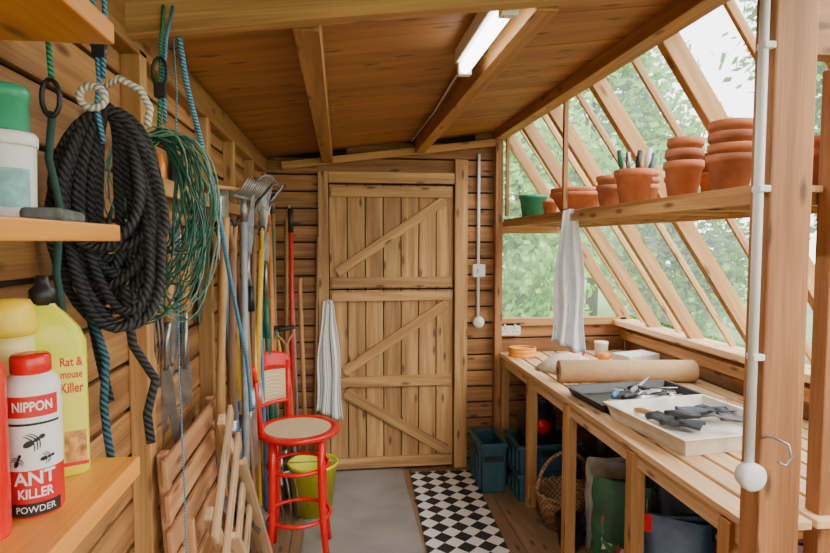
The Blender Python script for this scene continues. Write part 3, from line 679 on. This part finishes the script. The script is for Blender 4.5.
for rr,z in ((.148,.21),(.142,.45)):
    MB().tube([(rr*math.cos(t),rr*math.sin(t),z) for t in [k*2*pi/40 for k in range(40)]],.010,RED,seg=8,closed=True).build('foot_ring',parent=e)
ac=math.radians(157)
def arc(z,rr,da): return [(rr*math.cos(ac+t*da),rr*math.sin(ac+t*da),z) for t in [(-1+k/8) for k in range(17)]]
for sg in(-1,1):
    t=ac+sg*.85;MB().tube([(.18*math.cos(t),.18*math.sin(t),sz),(.193*math.cos(t),.193*math.sin(t),sz+.15),(.21*math.cos(t),.21*math.sin(t),sz+.30)],.0135,RED,seg=10).build('back_upright',parent=e)
mb=MB();mb.grid(16,4,lambda u,v:((.204+.014*v)*math.cos(ac+(u*2-1)*.92),(.204+.014*v)*math.sin(ac+(u*2-1)*.92),sz+.255+.09*v*(1-.25*(2*u-1)**4)+.01*(1-(2*u-1)**2)),RED)
mb.build('backrest_panel',parent=e,solid=.020)
MB().tube(arc(sz+.10,.188,.85),.010,RED).build('back_rail',parent=e)
mb=MB();mb.grid(16,4,lambda u,v:((.188+.014*v)*math.cos(ac+(u*2-1)*.8),(.188+.014*v)*math.sin(ac+(u*2-1)*.8),sz+.105+.16*v),CANE);mb.build('cane_back',parent=e,solid=.003)
e=thing('bucket','yellow-green plastic bucket on the floor','bucket',(-.16,3.24,0.004))
MB().lathe([(0,.004),(.10,.004),(.102,0),(.135,.27),(.142,.272),(.142,.285),(.132,.285),(.098,.012),(0,.012)],(0,0,0),BUCK,seg=36).build('bucket_body',parent=e)
MB().tube([(.14*math.cos(t),.02-.05*math.sin(t),.275+.02*math.sin(t)) for t in [k*pi/16 for k in range(17)]],.003,STEEL).build('handle',parent=e)
mb=MB();wR,lR=.40,1.40
mb.box((0,0,.004),(wR,lR,.008),checker_diamond('harlequin_rug',13.5));mb.uv=[]
for fa_ in mb.f:
    for i in fa_: mb.uv.append((mb.v[i].x,mb.v[i].y))
mb.build('rug',loc=(.624,3.0,0.0),rot=(0,0,-.035),local=True,label='narrow black and white diamond checked rug',cat='rug')

# ------------------------------------------------------------------ textiles
def cloth(name,label,loc,wt,wb,h,mat,nf,rotz=0,amp=.02):
    e=MB()
    def fn(u,v):
        w_=wt+(wb-wt)*(v**.6);x=(u-.5)*w_;a_=amp*(.35+.65*v)
        return (x+.006*math.sin(9*v+u*4),a_*math.sin(u*nf*pi)+.008*math.sin(5*v+3*u),-h*v*(1-.05*math.cos(u*3+.5))+.01*math.sin(u*pi))
    e.grid(36,30,fn,mat,us=1,vs=1)
    return e.build(name,loc=loc,rot=(0,0,rotz),local=True,label=label,cat='towel',solid=.003)
TT=stripes('striped_cotton',(.88,.88,.85),[(.16,(.10,.26,.18)),(.24,(.88,.88,.85)),(.40,(.16,.34,.26)),(.46,(.88,.88,.85)),(.70,(.10,.26,.18)),(.76,(.88,.88,.85)),(.88,(.55,.20,.16)),(.92,(.88,.88,.85))],2.0,0)
cloth('tea_towel','white cotton tea towel with green stripes hanging by the door',(-.075,3.735,1.14),.06,.17,.74,TT,5,amp=.014)
MB().tube([(-.075,3.775,1.13),(-.075,3.70,1.13),(-.075,3.69,1.15)],.004,STEEL).build('coat_hook',label='small metal hook holding the tea towel',cat='hook')
cloth('cloth','white cotton cloth hanging from the plant shelf',(1.066,2.60,1.665),.06,.16,.64,CLOTHW,5,rotz=-.3,amp=.022)

# ------------------------------------------------------------------ pots on shelf
def pot(x,y,z,r,h,mat,label,grp='terracotta pots on the shelf',rim=.2,tilt=(0,0,0),bowl=False):
    rb=r*(.68 if not bowl else .6);rh=h*rim
    pr=[(0,0),(rb,0),(r*.93,h-rh),(r,h-rh),(r*1.02,h-rh*.5),(r,h),(r*.88,h),(r*.86,h-rh),(rb*.85,.012),(0,.012)]
    return MB().lathe(pr,(0,0,0),mat,seg=32).build('flower_pot' if not bowl else 'plant_saucer',loc=(x,y,z),rot=tilt,local=True,label=label,cat='pot' if not bowl else 'saucer',group=grp)
Z0=SZ+.001
def stack(x,y,r,h,n,step,lb,rv=.0,m=None):
    z=Z0
    for i in range(n):
        pot(x+R.uniform(-.003,.003),y+R.uniform(-.003,.003),z,r-rv*i,h,(m or (TERRA if (i+n)%2 else TERRA2)),lb,tilt=(0,0,0) if i==0 else (R.uniform(-.03,.03),R.uniform(-.03,.03),0));z+=step
stack(1.20,1.67,.070,.115,4,.034,'terracotta flower pot nested in a tall stack',rv=.001)
stack(1.20,1.92,.066,.13,3,.040,'terracotta flower pot nested in a stack',rv=.003)
stack(1.36,1.70,.06,.11,4,.035,'terracotta flower pot in a rear stack')
stack(1.36,1.98,.055,.10,3,.035,'terracotta flower pot in a rear stack')
stack(1.36,1.50,.06,.11,2,.035,'terracotta flower pot near the shelf end')
pot(1.35,2.18,Z0,.06,.11,TERRA,'terracotta flower pot standing alone')
pot(1.185,2.24,Z0,.076,.140,TERRA,'large terracotta pot holding small hand tools')
stack(1.34,2.42,.055,.10,3,.03,'small terracotta flower pot in a short stack')
stack(1.19,2.47,.055,.10,2,.04,'small terracotta flower pot near the hanging cloth')
stack(1.33,2.62,.05,.10,2,.03,'small terracotta flower pot in a short stack')
for i in range(2): pot(1.22,2.88,Z0+.022*i,.140-.004*i,.10,TERRA,'wide terracotta bowl in a stack','terracotta saucers on the shelf',rim=.22,bowl=True)
stack(1.18,3.18,.045,.08,1,.03,'small terracotta flower pot beside the bowls')
e=thing('planter','green plastic planter tub on the shelf','planter',(1.165,3.42,Z0))
MB().lathe([(0,0),(.065,0),(.08,.11),(.088,.112),(.088,.13),(.08,.13),(.06,.01),(0,.01)],(0,0,0),GREENP,seg=28).build('planter_body',parent=e)
for i in range(3): pot(1.34,3.3,Z0+.03*i,.05,.09,TERRA2,'terracotta flower pot by the green planter')
for i,(dx,dy,tx,ty) in enumerate(((-.03,.01,.2,-.25),(.02,0,-.1,.35),(.0,.03,-.2,.05),(.01,-.02,.2,.12),(.03,.02,-.2,.5),(-.01,-.01,-.1,.2))):
    e=thing('hand_tool','small hand tool sticking out of a terracotta pot','hand tool',(1.185+dx,2.24+dy,Z0+.02),(tx,ty,0),group='hand tools in the pot')
    MB().tube([(0,0,0),(0,0,.13)],.004,STEEL).build('shaft',parent=e)
    MB().tube([(0,0,.12),(0,0,.16),(0,0,.205)],[.007,.012,.010],(GH,BLACK,STEEL,WHITE,GH,BLACK)[i]).build('handle',parent=e)

# ------------------------------------------------------------------ things on the bench
e=thing('paper_roll','roll of brown kraft paper lying on the bench','paper roll',(1.50,2.87,BZ+.056),(0,0,-.13))
RX=Matrix.Rotation(pi/2,3,'Y')
MB().lathe([(.018,-.36),(.056,-.36),(.058,-.355),(.058,.355),(.056,.36),(.018,.36)],(0,0,.002),PAPER,seg=32,rot=RX).build('paper_layers',parent=e)
MB().lathe([(.018,-.362),(.022,-.362),(.022,.362),(.018,.362)],(0,0,.002),M('cardboard',(.42,.26,.13),.9),seg=20,rot=RX).build('cardboard_core',parent=e)
def trayf(name,label,loc,rot,w,d,h,mat,fl=.02,th=.004):
    mb=MB();a_=[(-w/2,-d/2),(w/2,-d/2),(w/2,d/2),(-w/2,d/2)]
    def ring(k,z): return [(x*k[0],y*k[1],z) for x,y in a_]
    k1=((w-2*fl)/w,(d-2*fl)/d);k2=((w-2*fl-2*th)/w,(d-2*fl-2*th)/d);k3=((w-2*th)/w,(d-2*th)/d);k4=((w+.02)/w,(d+.02)/d)
    rs=[ring(k1,0),ring((1,1),h),ring(k4,h),ring(k4,h+.004),ring(k3,h+.004),ring(k2,.005)]
    for r_ in rs: mb.v+=[Vector(q) for q in r_]
    mi=mb._m(mat)
    for i in range(5):
        for j in range(4):
            j2=(j+1)%4;mb.add([i*4+j,i*4+j2,i*4+4+j2,i*4+4+j],[(0,0)]*4,mi,.5,False)
    mb.add([3,2,1,0],[(0,0)]*4,mi,.5,False);mb.add([20,21,22,23],[(0,0)]*4,mi,.5,False)
    return mb.build(name,loc=loc,rot=rot,local=True,label=label,cat='tray',bev=.002)
trayf('seed_tray','black plastic tray holding small tools',(1.37,2.52,BZ),(0,0,.08),.54,.34,.04,BLACK)
CREAM=M('cream_enamel',(.74,.71,.60),.4,var=.28,scale=9)
trayf('shallow_tray','dirty cream plastic tray holding trowel and gloves',(1.37,2.07,BZ),(0,0,.12),.48,.48,.065,CREAM)
zt=BZ+.016
hand('trowel','small trowel with black handle in the tray','trowel',(1.36,2.50,zt+.015),(0,.05,.5),.11,BLACK,'trowel')
hand('paint_brush','paint brush with blue handle in the tray','brush',(1.30,2.56,zt+.02),(0,0,.9),.12,BH,'brush')
hand('knife','pruning knife with steel handle in tray','knife',(1.43,2.44,zt+.02),(0,0,.2),.12,STEEL,'blade')
hand('screwdriver','screwdriver with black handle in the tray','screwdriver',(1.46,2.56,zt+.03),(0,-.1,-.5),.10,BLACK,'rod')
hand('dibber','wooden dibber lying in the tray','dibber',(1.27,2.45,zt),(0,0,.1),.10,W_HAND,'rod')
hand('paint_brush','white handled brush lying in the tray','brush',(1.52,2.48,zt+.02),(0,0,1.1),.10,WHITE,'brush')
hand('knife','folding knife with grey handle in the tray','knife',(1.42,2.60,zt+.03),(0,-.15,.7),.09,GREY,'blade')
hand('trowel','large black trowel resting in the cream tray','trowel',(1.36,2.02,BZ+.075),(0,.05,-.35),.13,BLACK,'trowel',RUST)
hand('trowel','dark metal scoop lying in the cream tray','trowel',(1.42,2.12,BZ+.05),(0,.0,.25),.12,DARK,'trowel',BLACK)
hand('paint_brush','short wooden handled brush in the cream tray','brush',(1.29,2.20,BZ+.03),(0,0,-1.0),.10,W_HAND,'brush')
def glove(loc,rot,mat,label):
    e=thing('glove',label,'glove',loc,rot)
    MB().grid(10,6,lambda u,v:(-.09+.16*u,(v-.5)*(.075+.02*math.sin(u*3)),.012*math.sin(v*pi)+.004*math.sin(u*9+v*5)),mat).build('palm',parent=e,solid=.010)
    for i,(yy,ln,an) in enumerate(((-.032,.055,-.15),(-.011,.068,-.05),(.011,.063,.06),(.031,.05,.2))):
        MB().tube([(.06,yy,.006),(.06+ln*.6*math.cos(an),yy+ln*.6*math.sin(an),.012),(.06+ln*math.cos(an),yy+ln*math.sin(an),.003)],[.010,.0095,.007],mat,seg=8).build('finger',parent=e)
    MB().tube([(-.01,.04,.006),(.02,.065,.01),(.045,.08,.004)],[.011,.010,.007],mat,seg=8).build('thumb',parent=e)
BLG=M('blue_black_rubber',(.02,.035,.06),.5)
glove((1.46,2.18,BZ+.04),(0,0,-.5),BLG,'dark rubber gardening glove in the cream tray')
glove((1.32,2.10,BZ+.03),(0,0,2.3),DARK,'black gardening glove in the cream tray')
mb=MB()
for i in range(5):
    rr=.085-.004*(i%2);mb.tube([(rr*math.cos(t),rr*math.sin(t)*.8,.012+.012*i) for t in [k*2*pi/28 for k in range(28)]],.007,YEL if i%2 else ORG,closed=True,seg=8)
mb.build('hose_coil',loc=(1.16,3.58,BZ),local=True,label='coil of yellow and orange hose on bench',cat='hose')
CP=M('cream_paper',(.70,.60,.45),.9,var=.2)
mb=MB();mb.grid(14,10,lambda u,v:((u-.5)*.30+.01*math.sin(v*7),(v-.5)*.24+.01*math.sin(u*6),.012+.085*(math.sin(u*pi)*math.sin(v*pi))**.6+.010*math.sin(u*13+v*9)*math.sin(u*pi)),CP)
mb.grid(14,10,lambda u,v:((u-.5)*.30+.01*math.sin(v*7),(v-.5)*.24+.01*math.sin(u*6),.006),CP)
mb.build('paper_bag',loc=(1.30,3.18,BZ),rot=(0,0,.4),local=True,label='crumpled cream paper bag lying on the bench',cat='paper bag',solid=.003)
e=thing('tape_roll','red and white sticky tape roll on the bench','tape',(1.50,3.50,BZ+.045),(pi/2,0,.4))
MB().lathe([(.022,-.018),(.045,-.018),(.045,.018),(.022,.018),(.022,-.018)],(0,0,0),RED,seg=28).build('tape',parent=e)
MB().lathe([(.019,-.018),(.022,-.018),(.022,.018),(.019,.018),(.019,-.018)],(0,0,0),WHITE,seg=28).build('core',parent=e)
MB().lathe([(0,0),(.04,0),(.042,.08),(.044,.082),(.044,.095),(0,.097)],(0,0,0),WHITE,seg=24).build('plastic_jar',loc=(1.68,3.55,BZ),local=True,label='white plastic jar on the bench',cat='jar')
MB().lathe([(0,0),(.035,0),(.037,.06),(0,.062)],(0,0,0),ORG,seg=24).build('small_tin',loc=(1.60,3.34,BZ),local=True,label='small orange tin on the bench',cat='tin')
MB().box((0,0,.04),(.24,.14,.08),M('white_card',(.75,.73,.7),.8)).build('cardboard_box',loc=(1.74,3.22,BZ),rot=(0,0,.3),local=True,bev=.002,label='flat white cardboard box on bench',cat='box')

# ------------------------------------------------------------------ under the bench
def crate(loc,rot,w,d,h,label):
    e=thing('storage_crate',label,'crate',loc,rot,group='teal crates below the bench')
    t=.006;mb=MB();mb.box((0,0,t/2),(w,d,t),TEAL)
    for sx in(-1,1): mb.box((sx*(w/2-t/2),0,h/2),(t,d,h),TEAL);mb.box((0,sx*(d/2-t/2),h/2),(w,t,h),TEAL)
    for k_ in(-.38,-.13,.13,.38):
        for sx in(-1,1): mb.box((k_*w,sx*(d/2+.004),h*.45),(.012,.010,h*.8),TEAL);mb.box((sx*(w/2+.004),k_*d,h*.45),(.010,.012,h*.8),TEAL)
    mb.build('crate_body',parent=e,bev=.002)
    mb=MB()
    for sx in(-1,1): mb.box((sx*w/2,0,h-.012),(.024,d+.02,.024),TEAL);mb.box((0,sx*d/2,h-.012),(w+.02,.024,.024),TEAL)
    mb.build('rim',parent=e,bev=.004)
    for sx in(-1,1): MB().box((sx*(w/2+.012),0,h*.72),(.008,.1,.03),BLACK).build('hand_grip',parent=e,bev=.003)
    MB().box((0,-d/2-.008,h*.7),(.12,.008,.035),BLACK).build('front_hand_grip',parent=e,bev=.003)
crate((1.22,3.36,0),(0,0,.0),.38,.30,.165,'teal stackable plastic crate on the floor')
crate((1.22,3.36,.166),(0,0,.0),.38,.30,.165,'teal stackable plastic crate stacked on another')
crate((.915,3.50,0),(0,0,0),.15,.30,.30,'tall narrow teal crate beside the rug')
e=thing('vacuum_cleaner','black workshop vacuum cleaner on the crates','vacuum cleaner',(1.19,3.38,.332))
MB().lathe([(0,0),(.11,0),(.12,.02),(.12,.12),(.10,.19),(.05,.215),(0,.22)],(0,0,0),BLACK,seg=28).build('body',parent=e)
MB().tube([(-.07,-.03,.2),(-.03,-.04,.26),(.03,-.04,.26),(.07,-.03,.2)],.010,BLACK).build('handle',parent=e)
MB().lathe([(0,0),(.045,0),(.045,.008),(0,.008)],(0,-.115,.09),RED,seg=20,rot=Matrix.Rotation(pi/2,3,'X')).build('badge',parent=e)
e=thing('wicker_basket','wicker basket with hooped handle on the floor','basket',(1.20,2.93,0))
WK=weave('wicker',(.55,.34,.16),(.22,.12,.05),70)
MB().lathe([(0,.004),(.12,.004),(.125,0),(.16,.15),(.165,.18),(.158,.185),(.15,.17),(.118,.01),(0,.01)],(0,0,0),WK,seg=36).build('basket_body',parent=e)
mb=MB();rr=.163;mb.tube([(rr*math.cos(t),rr*math.sin(t),.18+.006*math.sin(t*20)) for t in [k*2*pi/80 for k in range(80)]],.009,WK,closed=True,seg=6);mb.build('rim',parent=e)
MB().tube([(.16*math.cos(t),0,.17+.22*math.sin(t)) for t in [k*pi/20 for k in range(21)]],.010,WK,seg=8).build('handle',parent=e)
def sack(loc,rot,w,d,h,mat,label,band=None,name='plastic_sack'):
    e=thing(name,label,'bag',loc,rot)
    mb=MB();n=28
    def fn(u,v):
        t=2*pi*u;k=(1-.75*max(0,(v-.6)/.4)**1.3)*(1+.06*math.sin(v*7+u*9));kk=3
        c,s_=math.cos(t),math.sin(t)
        return (w/2*math.copysign(abs(c)**(2/kk),c)*(1+.03*math.sin(v*20+t*3)),d/2*math.copysign(abs(s_)**(2/kk),s_)*k*(.8+.4*math.sin(min(1,v*1.2)*pi*.8)),h*v*(1+.03*math.sin(t*2)))
    mb.grid(n,16,fn,mat)
    mb.tube([(-w/2*.9,0,h*1.0),(0,0,h*.99),(w/2*.9,0,h*1.0)],.010,mat,seg=8)
    mb.build('sack_body',parent=e)
    if band:
        MB().grid(8,6,lambda u,v:((u-.5)*w*.70,-d*.60-.006+.03*v,h*(.36+.34*v)),band).build('printed_panel',parent=e)
    return e
DG=M('dark_green_film',(.02,.11,.05),.35,var=.4,scale=14,bmp=.4)
P1=blotch('flower_print',[(.45,.03,.03),(.03,.16,.05),(.03,.16,.05),(.05,.25,.07),(.55,.5,.45),(.02,.05,.03)],40)
P2=blotch('lawn_print',[(.02,.06,.12),(.30,.06,.25),(.02,.06,.12),(.45,.05,.04),(.03,.12,.20),(.6,.58,.5)],30)
P3=blotch('feed_print',[(.7,.68,.64),(.04,.3,.1),(.7,.68,.64),(.1,.45,.15)],20)
sack((1.52,3.04,0),(0,0,.2),.24,.15,.46,M('black_film',(.02,.02,.022),.3,var=.4,bmp=.5),'black plastic sack standing under the bench')
sack((1.32,2.68,0),(0,0,-.25),.22,.14,.44,M('white_film',(.55,.57,.55),.4,var=.2,bmp=.3),'white and green feed bag under the bench',P3)
sack((1.24,2.38,0),(.0,0,-.4),.26,.16,.46,DG,'dark green compost sack under the bench',P1)
sack((1.52,2.30,0),(.0,0,-.4),.30,.2,.52,M('lawn_feed_film',(.03,.06,.12),.35,var=.5,scale=10,bmp=.4),'dark blue lawn feed sack with colourful print',P2)
sack((1.26,2.02,0),(.0,0,-.35),.28,.18,.47,M('dark_blue_film',(.02,.05,.10),.35,var=.4,bmp=.4),'dark blue bag with bright printed panel',P2)
sack((1.62,2.68,0),(.0,0,-.3),.32,.2,.58,M('red_film',(.42,.04,.03),.4,var=.4,bmp=.4),'red charcoal sack against the wall',P1)
sack((1.5,1.78,0),(.0,0,-.5),.3,.2,.50,M('red_brown_film',(.25,.05,.04),.4,var=.4,bmp=.4),'red brown potting compost sack near the post',P3)
for j in range(3):
    MB().lathe([(0,0),(.05,0),(.068,.1),(.074,.102),(.074,.115),(.066,.115),(.048,.008),(0,.008)],(0,0,0),BLACK,seg=24).build('plastic_pot',loc=(1.13,2.70,.02*j),local=True,label='black plastic plant pot in a small stack',cat='pot',group='black plastic pots under the bench')
MB().tube([(1.135,1.99,.56),(1.13,1.985,.50)],.002,STEEL,seg=5).build('tag_wire',label='thin wire holding a red tag',cat='wire')
MB().prism([(-.018,-.05),(.018,-.05),(.018,.01),(0,.022),(-.018,.01)],RED,0,.002,lambda x,y,z:(x,z,y)).build('plant_tag',loc=(1.128,1.978,.49),rot=(0,0,-.3),local=True,label='small red plastic tag hanging below the bench',cat='tag')
sack((1.64,3.34,0),(.0,0,.3),.26,.18,.44,M('grey_film',(.14,.16,.16),.4,var=.3,bmp=.4),'grey plastic sack behind the crates')

# ------------------------------------------------------------------ outdoors
mb=MB();mb.box((0,0,-.06),(60,60,.02),M('grass',(.24,.38,.13),.9,var=.3,scale=3));mb.build('ground',loc=(5,8,0),local=True,kind='structure',label='lawn around the shed',cat='lawn')
LF=leafm('leaf_green',(.03,.14,.015),(.18,.42,.06));LF2=leafm('leaf_pale',(.16,.38,.06),(.44,.70,.22));BARK=M('bark',(.16,.12,.09),.9,var=.4)
def tree(loc,h,rad,n,lf,ls,name='tree',label='leafy green tree behind the shed',cat='tree',zr=.6):
    rr=random.Random(int(loc[0]*13+loc[1]*7));e=thing(name,label,cat,loc)
    mb=MB();mb.tube([(0,0,-.05),(.05,0,h*.3),(0,.08,h*.65),(0,0,h*.9)],[.09*rad/1.5,.07*rad/1.5,.05,.02],BARK)
    for i in range(10):
        t=rr.uniform(0,2*pi);z=h*rr.uniform(.3,.8);mb.tube([(0,0,z),(math.cos(t)*rad*.4,math.sin(t)*rad*.4,z+.3*rad*.4),(math.cos(t)*rad*.85,math.sin(t)*rad*.85,z+.5*rad*.4)],[.04,.025,.008],BARK,seg=6)
    mb.build('trunk',parent=e)
    mb=MB();mi=mb._m(lf);cl=[]
    for i in range(50):
        t=rr.uniform(0,2*pi);ph=rr.uniform(-1,1);q=rr.uniform(.35,1);cl.append(Vector((math.cos(t)*rad*q*math.sqrt(1-ph*ph),math.sin(t)*rad*q*math.sqrt(1-ph*ph),h*.62+ph*h*zr*.62)))
    for i in range(n):
        c=rr.choice(cl)+Vector((rr.gauss(0,1),rr.gauss(0,1),rr.gauss(0,1)))*rad*.16
        if c.z<.02: c.z=abs(c.z)+.03
        d=Vector((rr.uniform(-1,1),rr.uniform(-1,1),rr.uniform(-1,1))).normalized();s_=d.orthogonal().normalized()*ls*rr.uniform(.3,.5);d=d*ls*rr.uniform(.6,1.1)
        b=len(mb.v);mb.v+=[c-d*.5,c+s_,c+d*.6,c-s_];mb.add([b,b+1,b+2,b+3],[(0,0)]*4,mi,rr.random(),False)
    mb.build('foliage',parent=e)
tree((7.6,5.4,0),6.2,2.2,20000,LF,.17)
tree((5.2,11.5,0),5.5,2.3,14000,LF2,.20)
tree((11.5,11.0,0),8.0,3.2,14000,LF,.26)
tree((2.2,7.0,0),2.6,1.2,11000,LF2,.11,'bush','pale green leafy bush behind the end window','bush',.75)
tree((4.9,7.6,0),2.4,1.15,9000,LF2,.11,'bush','pale green leafy bush beside the shed','bush',.75)

# ------------------------------------------------------------------ light
w=bpy.data.worlds.new('world');SC.world=w;w.use_nodes=True;nt=w.node_tree;bg=nt.nodes['Background']
tc=N(nt,'ShaderNodeTexCoord');sp=N(nt,'ShaderNodeSeparateXYZ');L(nt,tc.outputs['Generated'],sp.inputs[0])
L(nt,ramp(nt,sp.outputs[2],[(.0,(.98,.97,.92)),(.5,(.95,.97,1.0))]),bg.inputs['Color']);bg.inputs['Strength'].default_value=5.6
def area(name,loc,rot,sx,sy,pw,col):
    l=bpy.data.lights.new(name,'AREA');l.shape='RECTANGLE';l.size=sx;l.size_y=sy;l.energy=pw;l.color=col
    o=bpy.data.objects.new(name,l);COL.objects.link(o);o.location=loc;o.rotation_euler=rot;return o
area('lamp_light',(.415,1.675,zc(.415)-.11),(0,0,0),.05,.48,9,(1,.95,.86))
s=bpy.data.lights.new('sun','SUN');s.energy=4.0;s.angle=.6;s.color=(1,.95,.85);so=bpy.data.objects.new('sun',s);COL.objects.link(so);so.rotation_euler=(math.radians(40),math.radians(35),0)
